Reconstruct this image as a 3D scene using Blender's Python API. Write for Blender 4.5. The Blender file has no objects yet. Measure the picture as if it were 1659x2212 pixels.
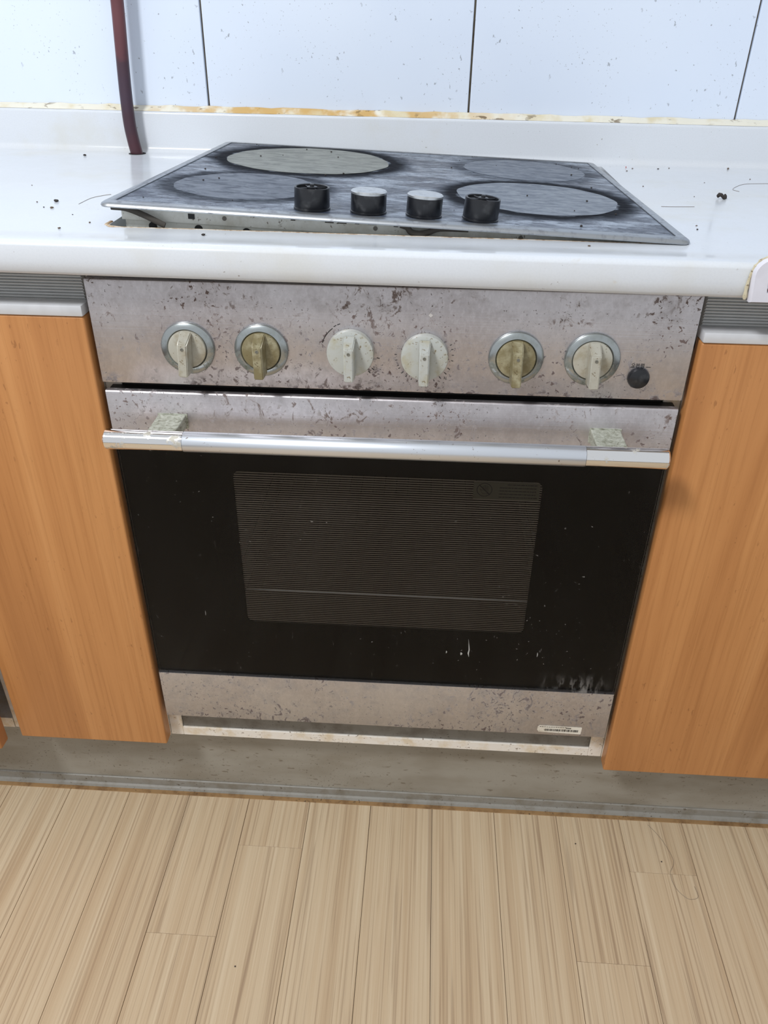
import bpy, bmesh, math, random
from mathutils import Vector, Matrix
random.seed(7)
S = bpy.context.scene
COL = S.collection

# ------------------------------------------------------------------ camera
cam_d = bpy.data.cameras.new('camera'); cam = bpy.data.objects.new('camera', cam_d); COL.objects.link(cam)
R_ = ((0.998189, 0.039784, -0.045133), (0.059389, -0.531556, 0.844938), (0.009624, -0.846088, -0.532956))
C_ = (0.038464, -0.757434, 1.035075)
mw = Matrix(((R_[0][0], -R_[0][1], -R_[0][2], C_[0]), (R_[1][0], -R_[1][1], -R_[1][2], C_[1]),
             (R_[2][0], -R_[2][1], -R_[2][2], C_[2]), (0, 0, 0, 1)))
cam.matrix_world = mw
cam_d.sensor_fit = 'HORIZONTAL'; cam_d.sensor_width = 36; cam_d.lens = 36 * 1720.4 / 1659
cam_d.clip_start = .01
S.camera = cam

# ------------------------------------------------------------------ light
W = bpy.data.worlds.new('world'); S.world = W; W.use_nodes = True
W.node_tree.nodes['Background'].inputs[0].default_value = (.93, .96, 1, 1)
W.node_tree.nodes['Background'].inputs[1].default_value = .62
def area(name, loc, target, sx, sy, power, col):
    d = bpy.data.lights.new(name, 'AREA'); d.shape = 'RECTANGLE'; d.size = sx; d.size_y = sy; d.energy = power; d.color = col
    o = bpy.data.objects.new(name, d); COL.objects.link(o); o.location = loc
    o.rotation_euler = (Vector(target) - Vector(loc)).to_track_quat('-Z', 'Y').to_euler()
    return o
area('ceiling_lamp', (-.95, -1.25, 2.50), (-.2, -.1, .4), .34, .34, 37, (.97, .98, 1))
S.view_settings.view_transform = 'Standard'; S.view_settings.look = 'None'
S.view_settings.gamma = 1; S.view_settings.exposure = .10; S.view_settings.use_curve_mapping = False

# ------------------------------------------------------------------ node helpers
class Mat:
    def __init__(s, name):
        s.m = bpy.data.materials.new(name); s.m.use_nodes = True; s.t = s.m.node_tree
        s.b = s.t.nodes['Principled BSDF']; s.out = s.t.nodes['Material Output']; s.tc = None
    def node(s, typ, **kw):
        n = s.t.nodes.new(typ)
        for k, v in kw.items(): setattr(n, k, v)
        return n
    def put(s, sock, v):
        if hasattr(v, 'is_output') or isinstance(v, bpy.types.NodeSocket): s.t.links.new(v, sock)
        elif isinstance(v, (tuple, list)) and len(v) == 3 and sock.type == 'RGBA': sock.default_value = (*v, 1)
        else: sock.default_value = v
    def co(s, scale=(1, 1, 1), loc=(0, 0, 0), rnd=0, rot=(0, 0, 0)):
        if s.tc is None: s.tc = s.node('ShaderNodeTexCoord')
        mp = s.node('ShaderNodeMapping'); mp.inputs['Scale'].default_value = scale; mp.inputs['Location'].default_value = loc
        mp.inputs['Rotation'].default_value = rot
        src = s.tc.outputs['Object']
        if rnd:
            oi = s.node('ShaderNodeObjectInfo'); va = s.node('ShaderNodeVectorMath', operation='SCALE')
            va.inputs[0].default_value = (rnd, rnd * 1.7, rnd * .6); s.t.links.new(oi.outputs['Random'], va.inputs['Scale'])
            ad = s.node('ShaderNodeVectorMath', operation='ADD'); s.t.links.new(src, ad.inputs[0]); s.t.links.new(va.outputs[0], ad.inputs[1])
            src = ad.outputs[0]
        s.t.links.new(src, mp.inputs['Vector']); return mp.outputs[0]
    def noise(s, vec, scale, detail=4, rough=.5, dist=0):
        n = s.node('ShaderNodeTexNoise'); s.put(n.inputs['Vector'], vec); n.inputs['Scale'].default_value = scale
        n.inputs['Detail'].default_value = detail; n.inputs['Roughness'].default_value = rough; n.inputs['Distortion'].default_value = dist
        return n.outputs['Fac']
    def mr(s, v, a, b, c=0., d=1., smooth=True):
        n = s.node('ShaderNodeMapRange'); n.interpolation_type = 'SMOOTHSTEP' if smooth else 'LINEAR'
        s.put(n.inputs['Value'], v)
        for k, x in zip(('From Min', 'From Max', 'To Min', 'To Max'), (a, b, c, d)): n.inputs[k].default_value = x
        return n.outputs['Result']
    def math(s, op, a, b=0., c=None):
        n = s.node('ShaderNodeMath', operation=op); s.put(n.inputs[0], a); s.put(n.inputs[1], b)
        if c is not None: s.put(n.inputs[2], c)
        return n.outputs[0]
    def mix(s, f, a, b, blend='MIX'):
        n = s.node('ShaderNodeMix'); n.data_type = 'RGBA'; n.blend_type = blend
        s.put(n.inputs['Factor'], f); s.put(n.inputs['A'], a) if False else None
        ins = [i for i in n.inputs if i.type == 'RGBA']
        s.put(ins[0], a); s.put(ins[1], b)
        return [o for o in n.outputs if o.type == 'RGBA'][0]
    def ramp(s, f, stops):
        n = s.node('ShaderNodeValToRGB'); e = n.color_ramp.elements
        while len(e) < len(stops): e.new(.5)
        for i, (p, c) in enumerate(stops): e[i].position = p; e[i].color = (*c, 1)
        s.put(n.inputs[0], f); return n.outputs[0]
    def sep(s, vec):
        n = s.node('ShaderNodeSeparateXYZ'); s.put(n.inputs[0], vec); return n.outputs
    def bump(s, h, strength=.2, dist=.001):
        n = s.node('ShaderNodeBump'); n.inputs['Strength'].default_value = strength; n.inputs['Distance'].default_value = dist
        s.put(n.inputs['Height'], h); s.put(s.b.inputs['Normal'], n.outputs[0])
    def set(s, **kw):
        nm = dict(color='Base Color', rough='Roughness', metal='Metallic', spec='Specular IOR Level', ior='IOR', coat='Coat Weight',
                  coatr='Coat Roughness', aniso='Anisotropic')
        for k, v in kw.items(): s.put(s.b.inputs[nm[k]], v)
        return s
    def specks(s, scale=150, lo=.62, hi=.66, mscale=9, mlo=.42, mhi=.62, loc=(0, 0, 0), stretch=(1, 1, 1), det=3, ro=.55, di=.3):
        a = s.mr(s.noise(s.co(stretch, loc), scale, det, ro, di), lo, hi)
        b = s.mr(s.noise(s.co((1, 1, 1), (loc[0] + 3, loc[1], loc[2])), mscale, 3, .6), mlo, mhi)
        return s.math('MULTIPLY', a, b)

def L(r, g=None, b=None):      # sRGB 0-255 -> linear
    if g is None: g = b = r
    return tuple(((c / 255) / 12.92 if c / 255 <= .04045 else ((c / 255 + .055) / 1.055) ** 2.4) for c in (r, g, b))

def plain(name, col, rough=.5, metal=0., spec=.5):
    m = Mat(name); v = m.noise(m.co(rnd=3), 60, 3)
    m.set(color=m.mix(m.mr(v, .3, .7, 0, .35), col, tuple(c * .8 for c in col)), rough=rough, metal=metal, spec=spec)
    return m.m

def make_steel(name, base, rough, seed, amount=1., streak=.35):
    m = Mat(name)
    col = m.mix(m.mr(m.noise(m.co((1, 1, 1), (seed, 0, 0)), 6, 4, .6), .35, .68, 0, 1), base, tuple(c * k for c, k in zip(base, (.86, .83, .82))))
    st = m.mr(m.noise(m.co((30, 30, 2.2), (seed * 2, 0, 0)), 1, 4, .6), .45, .75, 0, streak)
    col = m.mix(st, col, tuple(min(1, c * 1.22) for c in base))
    sm = m.mr(m.noise(m.co((1, 1, 1), (0, seed, 1)), 48, 8, .75), .46, .70, 0, .42)
    fine = m.mr(m.noise(m.co((1, 1, .6), (seed, seed, 3)), 260, 6, .75, .5), .44, .62, 0, .30)
    col = m.mix(fine, col, tuple(min(1, c * 1.28) for c in base))
    col = m.mix(sm, col, tuple(c * .62 for c in base))
    sp = m.specks(190, .605, .645, 12, .47 / amount ** .3, .60, (seed, 2, 0))
    col = m.mix(m.math('MULTIPLY', sp, .85), col, L(76, 50, 38))
    sp2 = m.specks(420, .66, .69, 18, .45, .55, (seed, 5, 2))
    col = m.mix(m.math('MULTIPLY', sp2, .8), col, L(48, 38, 32))
    big = m.specks(85, .565, .625, 9, .50 - .08 * (amount - 1) * 2, .57, (seed, 9, 0), (1, 1, .7), 7, .72, .8)
    col = m.mix(m.math('MULTIPLY', big, .8), col, L(78, 54, 40))
    zz = m.sep(m.co())[2]
    edge = m.math('MULTIPLY', m.math('MULTIPLY', m.mr(zz, .548, .536), m.mr(zz, .530, .534)), m.mr(m.noise(m.co((1, 1, 1.5), (seed, 7, 0)), 95, 5, .7), .50, .60))
    edge = m.math('MULTIPLY', edge, m.mr(m.noise(m.co((1, 1, 1), (seed, 1, 0)), 22, 3), .42, .56))
    col = m.mix(m.math('MULTIPLY', edge, .85), col, L(70, 46, 34))
    big = m.math('MAXIMUM', big, edge)
    dirt = m.math('MINIMUM', m.math('ADD', m.math('ADD', sp, sp2), big), 1.)
    m.set(color=col, metal=m.mr(dirt, 0, 1, .92, .0, False), rough=m.math('ADD', m.math('MULTIPLY', sm, .3), m.mr(dirt, 0, 1, rough, .8, False)))
    m.bump(m.math('ADD', dirt, m.noise(m.co((3, 3, 200)), 3, 2)), .25, .0004)
    return m.m

steel = make_steel('brushed_steel_grimy', (.585, .565, .585), .40, 1.3, 1.25)
steel2 = make_steel('brushed_steel_door_band', (.60, .575, .59), .38, 11.4, 1.5)
steel3 = make_steel('brushed_steel_bottom_band', (.585, .575, .585), .5, 8.7, 1.5, .3)

def make_counter():
    m = Mat('white_acrylic_stone')
    base = m.mix(m.mr(m.noise(m.co(), 500, 2), .45, .6), L(218, 223, 229), L(216, 221, 227))
    z = m.sep(m.co())[2]
    st = m.mr(m.noise(m.co(), 7, 5, .6), .50, .74, 0, .45)
    col = m.mix(st, base, L(208, 206, 194))
    y = m.specks(45, .66, .78, 5, .5, .7, (2, 0, 0))
    col = m.mix(m.math('MULTIPLY', y, .5), col, L(192, 172, 126))
    d = m.specks(260, .70, .73, 14, .5, .62, (7, 0, 0))
    col = m.mix(m.math('MULTIPLY', d, .65), col, L(118, 104, 84))
    m.set(color=col, rough=m.mr(m.noise(m.co(), 12, 4), .3, .7, .10, .24), spec=.5)
    return m.m
counter_m = make_counter()

def make_tile():
    m = Mat('white_glazed_tile')
    col = m.mix(m.mr(m.noise(m.co(rnd=5), 4, 3), .3, .7), L(226, 236, 250), L(221, 232, 248))
    d = m.specks(120, .69, .72, 6, .38, .56, (3, 0, 0), (1, 1, .7)); d2 = m.specks(300, .675, .70, 9, .42, .56, (9, 0, 0))
    col = m.mix(m.math('MULTIPLY', d, .6), col, L(120, 122, 126)); col = m.mix(m.math('MULTIPLY', d2, .7), col, L(96, 92, 88))
    m.set(color=col, rough=.16, spec=.5); m.bump(m.noise(m.co(rnd=2), 14, 2), .05, .002)
    return m.m
tile_m = make_tile()

def make_wood():
    m = Mat('cherry_wood_veneer')
    v = m.co((11, 11, .7), (1, 0, 0), rnd=4)
    g = m.noise(v, 1.6, 4, .55, .8)
    col = m.ramp(g, [(.25, L(168, 112, 64)), (.45, L(186, 128, 76)), (.6, L(196, 138, 84)), (.8, L(206, 150, 96))])
    f = m.mr(m.noise(m.co((300, 300, 6), rnd=3), 1, 5, .65), .44, .70, 0, .30)
    col = m.mix(f, col, L(146, 92, 46))
    po = m.specks(220, .64, .69, 12, .45, .6, (0, 3, 0), (1, 1, .35))
    col = m.mix(m.math('MULTIPLY', po, .35), col, L(100, 55, 24))
    m.set(color=col, rough=.38, spec=.4); m.bump(f, .12, .0004)
    return m.m
wood_m = make_wood()

def make_floor():
    m = Mat('pale_ash_vinyl_plank')
    g = m.noise(m.co((64, .9, 1), rnd=11), 1, 4, .6, .3)
    col = m.ramp(g, [(.26, L(184, 158, 126)), (.45, L(199, 176, 144)), (.6, L(204, 183, 152)), (.8, L(213, 194, 164))])
    f = m.noise(m.co((330, 2.2, 1), rnd=7), 1, 4, .65, .25)
    col = m.mix(m.mr(f, .50, .66, 0, .55), col, L(150, 124, 98))
    col = m.mix(m.mr(f, .46, .30, 0, .35), col, L(226, 210, 182))
    wv = m.mr(m.noise(m.co((90, 1.6, 1), rnd=5), 1, 3, .6, .6), .60, .66, 0, .4)
    col = m.mix(wv, col, L(142, 116, 92))
    m.set(color=col, rough=m.mr(f, .3, .7, .42, .55), spec=.35); m.bump(f, .15, .0004)
    return m.m
floor_m = make_floor()

def make_kick():
    m = Mat('grey_plinth_board')
    col = m.mix(m.mr(m.noise(m.co((3, 1, 8)), 3, 4), .35, .7), L(152, 147, 136), L(136, 129, 116))
    d = m.specks(120, .625, .67, 9, .42, .56, (4, 0, 0), (.5, 1, 1.4)); d2 = m.specks(300, .64, .67, 10, .42, .56, (1, 0, 0))
    col = m.mix(m.math('MULTIPLY', d, .6), col, L(92, 78, 60)); col = m.mix(m.math('MULTIPLY', d2, .7), col, L(70, 58, 46))
    m.set(color=col, rough=.42, metal=0.0, spec=.4); return m.m
kick_m = make_kick()

def make_dirtywhite(name, a, b, c, rough=.45):
    m = Mat(name)
    col = m.mix(m.mr(m.noise(m.co(), 40, 5, .65), .42, .72), a, b)
    d = m.specks(260, .62, .67, 30, .45, .58); col = m.mix(m.math('MULTIPLY', d, .8), col, c)
    m.set(color=col, rough=rough); return m.m
white_m = make_dirtywhite('white_melamine_dirty', L(232, 226, 216), L(214, 196, 166), L(110, 84, 56))
bandm = make_dirtywhite('tray_metal_ivory', L(226, 227, 220), L(200, 198, 186), L(96, 82, 62), .35)
outlet_m = plain('white_plastic', L(226, 226, 236), .3)
alu = Mat('satin_aluminium')
alu.set(color=alu.mix(alu.specks(300, .67, .70, 14, .47, .6), (.74, .78, .84), L(110, 84, 58)), metal=.85, rough=.34); alu = alu.m
chrome = Mat('worn_chrome')
_f = chrome.mr(chrome.noise(chrome.co(), 60, 5, .6), .58, .66)
chrome.set(color=chrome.mix(_f, (.88, .88, .88), L(188, 184, 172)), metal=chrome.mr(_f, 0, 1, 1, .25), rough=chrome.mr(_f, 0, 1, .08, .6)); chrome = chrome.m
strip_m = plain('aluminium_edge_strip', L(214, 216, 220), .35, .15)
rail_m = plain('grey_aluminium_rail', L(186, 187, 186), .45, .15)
black_m = plain('matt_black_enamel', (.012, .011, .011), .5)
blackpl = Mat('black_plastic')
blackpl.set(color=blackpl.mix(blackpl.mr(blackpl.noise(blackpl.co(), 90, 4), .5, .75), (.011, .012, .015), (.04, .042, .045)), rough=.3, spec=.5); blackpl = blackpl.m
rubber = plain('black_rubber_gasket', L(66, 62, 56), .8)
cavity_m = plain('oven_enamel', (.05, .038, .036), .35)
greyb = make_dirtywhite('grey_sheet_metal', L(120, 117, 110), L(98, 92, 84), L(44, 36, 30), .5)
capm = Mat('steel_knob_cap'); capm.set(color=capm.mix(capm.mr(capm.noise(capm.co(), 130, 5), .46, .72), (.62, .64, .65), (.44, .46, .47)), metal=.8, rough=.3); capm = capm.m
dark_ink = plain('black_print', (.015, .015, .015), .6)
grout_m = make_dirtywhite('brown_grout', L(136, 122, 98), L(96, 80, 58), L(60, 48, 34), .9)

def make_caulk():
    m = Mat('stained_silicone')
    x = m.sep(m.co())[0]
    near = m.mr(m.math('ABSOLUTE', m.math('ADD', x, .13)), .10, .36, 1, 0)
    n = m.mr(m.noise(m.co((1, 1, 1)), 30, 4), .38, .56)
    col = m.mix(m.math('MULTIPLY', near, n), L(232, 229, 214), L(206, 170, 106))
    col = m.mix(m.mr(m.noise(m.co(), 24, 4), .5, .66, 0, .8), col, L(216, 204, 168))
    d = m.specks(120, .60, .66, 11, .42, .58, (2, 0, 0), (.5, 1, 1)); col = m.mix(m.math('MULTIPLY', d, .8), col, L(96, 72, 36))
    m.set(color=col, rough=.5); return m.m
caulk_m = make_caulk()

def make_plastic(name, a, b, c, amt):
    m = Mat(name)
    col = m.mix(m.mr(m.noise(m.co(rnd=3), 70, 4, .6), .5 - amt * .3, .8 - amt * .3), a, b)
    d = m.specks(330, .6, .66, 50, .5 - amt * .1, .6); col = m.mix(m.math('MULTIPLY', d, .75), col, c)
    m.set(color=col, rough=.32, metal=.12); return m.m
dial_clean = make_plastic('silver_plastic', L(188, 191, 186), L(176, 172, 150), L(118, 100, 60), .12)
dial_cream = make_plastic('silver_plastic_soiled', L(184, 182, 170), L(164, 156, 136), L(110, 92, 62), .35)
dial_brown = make_plastic('silver_plastic_brown_grease', L(170, 164, 136), L(130, 120, 88), L(88, 74, 48), .7)
ring_m = Mat('green_tinged_chrome')
_f = ring_m.mr(ring_m.noise(ring_m.co(rnd=2), 90, 5, .65), .46, .66)
_f = ring_m.math('MULTIPLY', _f, ring_m.mr(ring_m.sep(ring_m.co())[2], .01, -.02, .25, 1))
ring_m.set(color=ring_m.mix(_f, (.42, .455, .46), L(92, 96, 78)), metal=ring_m.mr(_f, 0, 1, .9, .1), rough=ring_m.mr(_f, 0, 1, .25, .75)); ring_m = ring_m.m
brk_m = Mat('corroded_chrome')
_n = brk_m.noise(brk_m.co((1, 1, 2)), 170, 6, .75, .6)
brk_m.set(color=brk_m.ramp(_n, [(.30, L(84, 82, 66)), (.42, L(150, 152, 136)), (.54, L(182, 185, 172)), (.70, L(204, 206, 196))]), rough=.55, metal=.1); brk_m.bump(_n, .5, .0006); brk_m = brk_m.m

# ------------------------------------------------------------------ mesh helpers
def obj(name, bm, mat, parent=None, loc=None, smooth=False):
    """bm holds world coordinates; a top-level mesh gets its origin at loc."""
    me = bpy.data.meshes.new(name)
    off = Vector(loc) if loc is not None else (Vector(parent['_o']) if parent is not None and '_o' in parent else Vector((0, 0, 0)))
    bmesh.ops.translate(bm, verts=bm.verts, vec=-off)
    bmesh.ops.recalc_face_normals(bm, faces=bm.faces)
    bm.to_mesh(me); bm.free()
    if smooth:
        for p in me.polygons: p.use_smooth = True
        me.set_sharp_from_angle(angle=math.radians(40))
    if mat: me.materials.append(mat)
    o = bpy.data.objects.new(name, me); COL.objects.link(o)
    o['_o'] = tuple(off)
    if parent is not None: o.parent = parent
    else: o.location = off
    return o
def tag(o, label=None, cat=None, group=None, kind=None):
    for k, v in (('label', label), ('category', cat), ('group', group), ('kind', kind)):
        if v: o[k] = v
    return o
def thing(name, loc, label, cat, group=None):
    o = bpy.data.objects.new(name, None); COL.objects.link(o); o.location = loc; o['_o'] = tuple(loc); o.empty_display_size = .05
    return tag(o, label, cat, group)
def box(x0, x1, y0, y1, z0, z1, bev=0., bm=None, seg=2):
    b = bmesh.new()
    vs = [b.verts.new(v) for v in [(x0, y0, z0), (x1, y0, z0), (x1, y1, z0), (x0, y1, z0), (x0, y0, z1), (x1, y0, z1), (x1, y1, z1), (x0, y1, z1)]]
    for f in [(0, 3, 2, 1), (4, 5, 6, 7), (0, 1, 5, 4), (1, 2, 6, 5), (2, 3, 7, 6), (3, 0, 4, 7)]: b.faces.new([vs[i] for i in f])
    if bev: bmesh.ops.bevel(b, geom=b.edges[:], offset=bev, segments=seg, affect='EDGES', profile=.5)
    if bm is None: return b
    tmp = bpy.data.meshes.new('t'); b.to_mesh(tmp); b.free(); bm.from_mesh(tmp); bpy.data.meshes.remove(tmp); return bm
def lathe(prof, seg=48, axis='Z', loc=(0, 0, 0), bm=None, sx=1, sy=1):
    """prof: list of (r, h); revolved round axis through loc. axis 'Y-' points to the viewer."""
    b = bm or bmesh.new(); rings = []
    for r, h in prof:
        ring = []
        for i in range(seg):
            a = 2 * math.pi * i / seg; x, y = r * math.cos(a) * sx, r * math.sin(a) * sy
            p = (x, y, h) if axis == 'Z' else ((x, -h, y) if axis == 'Y-' else (h, x, y))
            ring.append(b.verts.new(Vector(p) + Vector(loc)))
        rings.append(ring)
    for A, B in zip(rings, rings[1:]):
        for i in range(seg):
            j = (i + 1) % seg
            b.faces.new([A[i], A[j], B[j], B[i]])
    if prof[0][0] > 0: b.faces.new(rings[0][::-1])
    if prof[-1][0] > 0: b.faces.new(rings[-1])
    bmesh.ops.remove_doubles(b, verts=b.verts, dist=1e-7)
    return b
def tube(pts, rad, seg=10, bm=None, flat=1.):
    b = bm or bmesh.new(); pts = [Vector(p) for p in pts]; rings = []
    rads = rad if isinstance(rad, (list, tuple)) else [rad] * len(pts)
    up = None
    for i, p in enumerate(pts):
        d = (pts[min(i + 1, len(pts) - 1)] - pts[max(i - 1, 0)]).normalized()
        if up is None:
            up = Vector((0, 1, 0)) if abs(d.y) < .9 else Vector((0, 0, 1))
        s = d.cross(up).normalized(); up = s.cross(d).normalized()
        rings.append([b.verts.new(p + rads[i] * (s * math.cos(2 * math.pi * k / seg) + up * flat * math.sin(2 * math.pi * k / seg))) for k in range(seg)])
    for A, B in zip(rings, rings[1:]):
        for i in range(seg): b.faces.new([A[i], A[(i + 1) % seg], B[(i + 1) % seg], B[i]])
    b.faces.new(rings[0][::-1]); b.faces.new(rings[-1]); return b
def spline(pts, n=8):
    P = [Vector(p) for p in pts]; P = [2 * P[0] - P[1]] + P + [2 * P[-1] - P[-2]]; out = []
    for i in range(1, len(P) - 2):
        for k in range(n):
            t = k / n; a, b, c, d = P[i - 1:i + 3]
            out.append(.5 * ((2 * b) + (c - a) * t + (2 * a - 5 * b + 4 * c - d) * t * t + (3 * b - a - 3 * c + d) * t ** 3))
    out.append(P[-2]); return out
def extrude_x(prof, x0, x1, bm=None):
    """closed (y, z) polygon extruded along x"""
    b = bm or bmesh.new()
    A = [b.verts.new((x0, y, z)) for y, z in prof]; B = [b.verts.new((x1, y, z)) for y, z in prof]
    n = len(prof)
    for i in range(n): b.faces.new([A[i], A[(i + 1) % n], B[(i + 1) % n], B[i]])
    b.faces.new(A[::-1]); b.faces.new(B); return b
def plate_xz(poly, y0, y1):
    """polygon in xz, thickness y0..y1"""
    b = bmesh.new(); A = [b.verts.new((x, y0, z)) for x, z in poly]; B = [b.verts.new((x, y1, z)) for x, z in poly]; n = len(poly)
    for i in range(n): b.faces.new([A[i], A[(i + 1) % n], B[(i + 1) % n], B[i]])
    b.faces.new(A[::-1]); b.faces.new(B); return b
def ring_plate(x0, x1, z0, z1, hx0, hx1, hz0, hz1, y0, y1, rad=.006):
    """plate with a round-cornered opening"""
    def corner(cx, cz, a0): return [(cx + rad * math.cos(a0 + k * math.pi / 8), cz + rad * math.sin(a0 + k * math.pi / 8)) for k in range(5)]
    inner = corner(hx1 - rad, hz1 - rad, 0) + corner(hx0 + rad, hz1 - rad, math.pi / 2) + corner(hx0 + rad, hz0 + rad, math.pi) + corner(hx1 - rad, hz0 + rad, 1.5 * math.pi)
    outer = []
    for c in ((x1, z1), (x0, z1), (x0, z0), (x1, z0)): outer += [c]
    b = bmesh.new()
    for y in (y0, y1):
        I = [b.verts.new((x, y, z)) for x, z in inner]; O = [b.verts.new((x, y, z)) for x, z in outer]
        for q in range(4):
            seg = I[q * 5:(q + 1) * 5]
            for s_, t_ in zip(seg, seg[1:]): b.faces.new([O[q], s_, t_])
            b.faces.new([O[q], seg[-1], I[((q + 1) % 4) * 5], O[(q + 1) % 4]])
        if y == y0: I0, O0 = I, O
    n = len(inner)
    for i in range(n): b.faces.new([I0[i], I0[(i + 1) % n], I[(i + 1) % n], I[i]])
    for i in range(4): b.faces.new([O0[i], O0[(i + 1) % 4], O[(i + 1) % 4], O[i]])
    return b
def shear(bm, k=-.007):
    for v in bm.verts: v.co.z += k * v.co.x
    return bm
ZT = .847                     # counter top height at x = 0
def ct(x): return ZT - .007 * x

# ------------------------------------------------------------------ setting: floor of planks
fl = obj('floor', box(-2.2, 2.2, -2.6, .62, -.03, -.0035), plain('dark_subfloor', L(70, 58, 46), .9)); tag(fl, 'pale ash wood look plank floor in front of the oven', 'floor', kind='structure')
PW = .0941; px0 = -.3955
plank_meshes = {}
def plank(x0, x1, y0, y1):
    key = (round(x1 - x0, 4), round(y1 - y0, 4)); w, l = key
    if key not in plank_meshes:
        b = box(-w / 2 + .0003, w / 2 - .0003, -l / 2 + .00015, l / 2 - .00015, -.0034, 0, .0003, seg=1); me = bpy.data.meshes.new('plank'); b.to_mesh(me); b.free(); me.materials.append(floor_m)
        plank_meshes[key] = me
    o = bpy.data.objects.new('plank', plank_meshes[key]); COL.objects.link(o); o.location = ((x0 + x1) / 2, (y0 + y1) / 2, 0); o.parent = fl
PL = .92; butt = {1: -.181, 2: -.044, 7: -.183, 8: -.050, 0: -.52, 3: -.44, 4: -.62, 5: -.36, 6: -.55, 9: -.66, 10: -.45, -1: -.40, -2: -.57, -3: -.45, -4: -.7}
for i in range(-9, 16):
    bt = butt.get(i, -.3 - random.random() * .6); x = px0 + i * PW
    ys = [.06, bt, bt - PL, bt - 2 * PL]
    for a, b_ in zip(ys, ys[1:]):
        b_ = max(b_, -2.2)
        if a - b_ > .02: plank(x, x + PW, b_, a)

# ------------------------------------------------------------------ setting: back wall of tiles
wall = obj('wall_back', box(-2.2, 2.2, .553, .62, 0, 2.4), grout_m); tag(wall, 'white tiled wall behind the countertop', 'wall', kind='structure')
TW = .3843; tx0 = -.2984
tb = box(-TW / 2 + .0014, TW / 2 - .0014, -.0035, .0035, 0, .597, .0012); tme = bpy.data.meshes.new('tile'); tb.to_mesh(tme); tb.free(); tme.materials.append(tile_m)
for i in range(-3, 5):
    for j in range(2):
        o = bpy.data.objects.new('tile', tme); COL.objects.link(o); xc = tx0 + (i + .5) * TW
        o.location = (xc, .5505, .9065 - .007 * xc + j * .6); o.rotation_euler = (0, .007, 0); o.parent = wall

# ------------------------------------------------------------------ countertop with upstand and hob cut-out
def make_counter_mesh():
    zt, zb = ZT, .8205
    CY0, CY1 = .054, .512; CX0, CX1 = -.287, .283
    prof = []                                   # (y, z) clockwise from bottom front
    prof += [(-.026, zb), (-.029, zb + .003), (-.030, zb + .012)]
    for k in range(1, 9):
        a = math.pi / 2 * k / 8; prof.append((-.030 + .0075 * (1 - math.cos(a)), zt - .0015 + .006 * math.sin(a)))
    prof += [(-.015, zt + .0043), (-.004, zt + .0030), (.008, zt + .0014), (.020, zt + .0003), (.028, zt)]
    i0 = len(prof); prof += [(CY0, zt)]; prof += [(CY1, zt)]
    cr = .010
    for k in range(0, 7):
        a = math.pi / 2 * k / 6; prof.append((.524 + cr * math.sin(a), zt + cr * (1 - math.cos(a))))
    for k in range(0, 5):
        a = math.pi / 2 * k / 4; prof.append((.534 + .004 * (1 - math.cos(a)), .8985 + .004 * math.sin(a)))
    prof += [(.5465, .9025), (.5465, zb)]
    j0 = len(prof); prof += [(CY1, zb), (CY0, zb)]
    b = bmesh.new(); xs = [-1.5, CX0, CX1, 1.5]
    V = [[b.verts.new((x, y, z - .007 * x)) for y, z in prof] for x in xs]; n = len(prof)
    for s in range(3):
        for i in range(n):
            k = (i + 1) % n
            if s == 1 and i in (i0, j0): continue
            b.faces.new([V[s][i], V[s][k], V[s + 1][k], V[s + 1][i]])
    b.faces.new(V[0][::-1]); b.faces.new(V[-1])
    a, c, d, e = i0, i0 + 1, j0, j0 + 1        # hole walls
    b.faces.new([V[1][a], V[2][a], V[2][e], V[1][e]]); b.faces.new([V[1][c], V[2][c], V[2][d], V[1][d]])
    for s in (1, 2): b.faces.new([V[s][a], V[s][c], V[s][d], V[s][e]])
    return b
counter = obj('countertop', make_counter_mesh(), counter_m, smooth=True)
tag(counter, 'long white stone countertop with raised back lip and stained front edge', 'countertop')
def rust_mat():
    m = Mat('rust_stain'); m.set(color=m.ramp(m.noise(m.co(), 130, 5, .65), [(.40, L(222, 212, 196)), (.56, L(186, 158, 122)), (.68, L(120, 84, 50))]), rough=.7); return m.m
rust_m = rust_mat()
# thin rusty sealant line round the front of the cut-out
b = bmesh.new(); pts = [(-.2895, .075), (-.290, .062), (-.283, .0535)] + [(-.27 + k * .0362, .0528 + random.uniform(-.0006, .0006)) for k in range(15)] + [(.2835, .056)]
tube([(x, y, ct(x) + .0001) for x, y in pts], [.0008 if k > 2 else .0022 for k in range(len(pts))], 6, b, .45)
tag(obj('rust_seal', b, rust_m, counter), 'rusty sealant line')

cb = bmesh.new(); N = 150; ringp = []
for i in range(N + 1):
    x = -1.4 + 2.8 * i / N; w = random.uniform(-.0009, .0009); h = random.uniform(-.0012, .0012)
    ringp.append([cb.verts.new((x, y, z - .007 * x)) for y, z in ((.5466, .9026), (.537 + w, .9026), (.5405 + w, .9058 + h * .5), (.5465, .9098 + h * .8))])
for A, B_ in zip(ringp, ringp[1:]):
    for k in range(4): cb.faces.new([A[k], A[(k + 1) % 4], B_[(k + 1) % 4], B_[k]])
cb.faces.new(ringp[0][::-1]); cb.faces.new(ringp[-1])
tag(obj('trim_1', cb, caulk_m), 'yellowed sealant bead between wall tiles and countertop', 'sealant', kind='structure')

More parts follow.
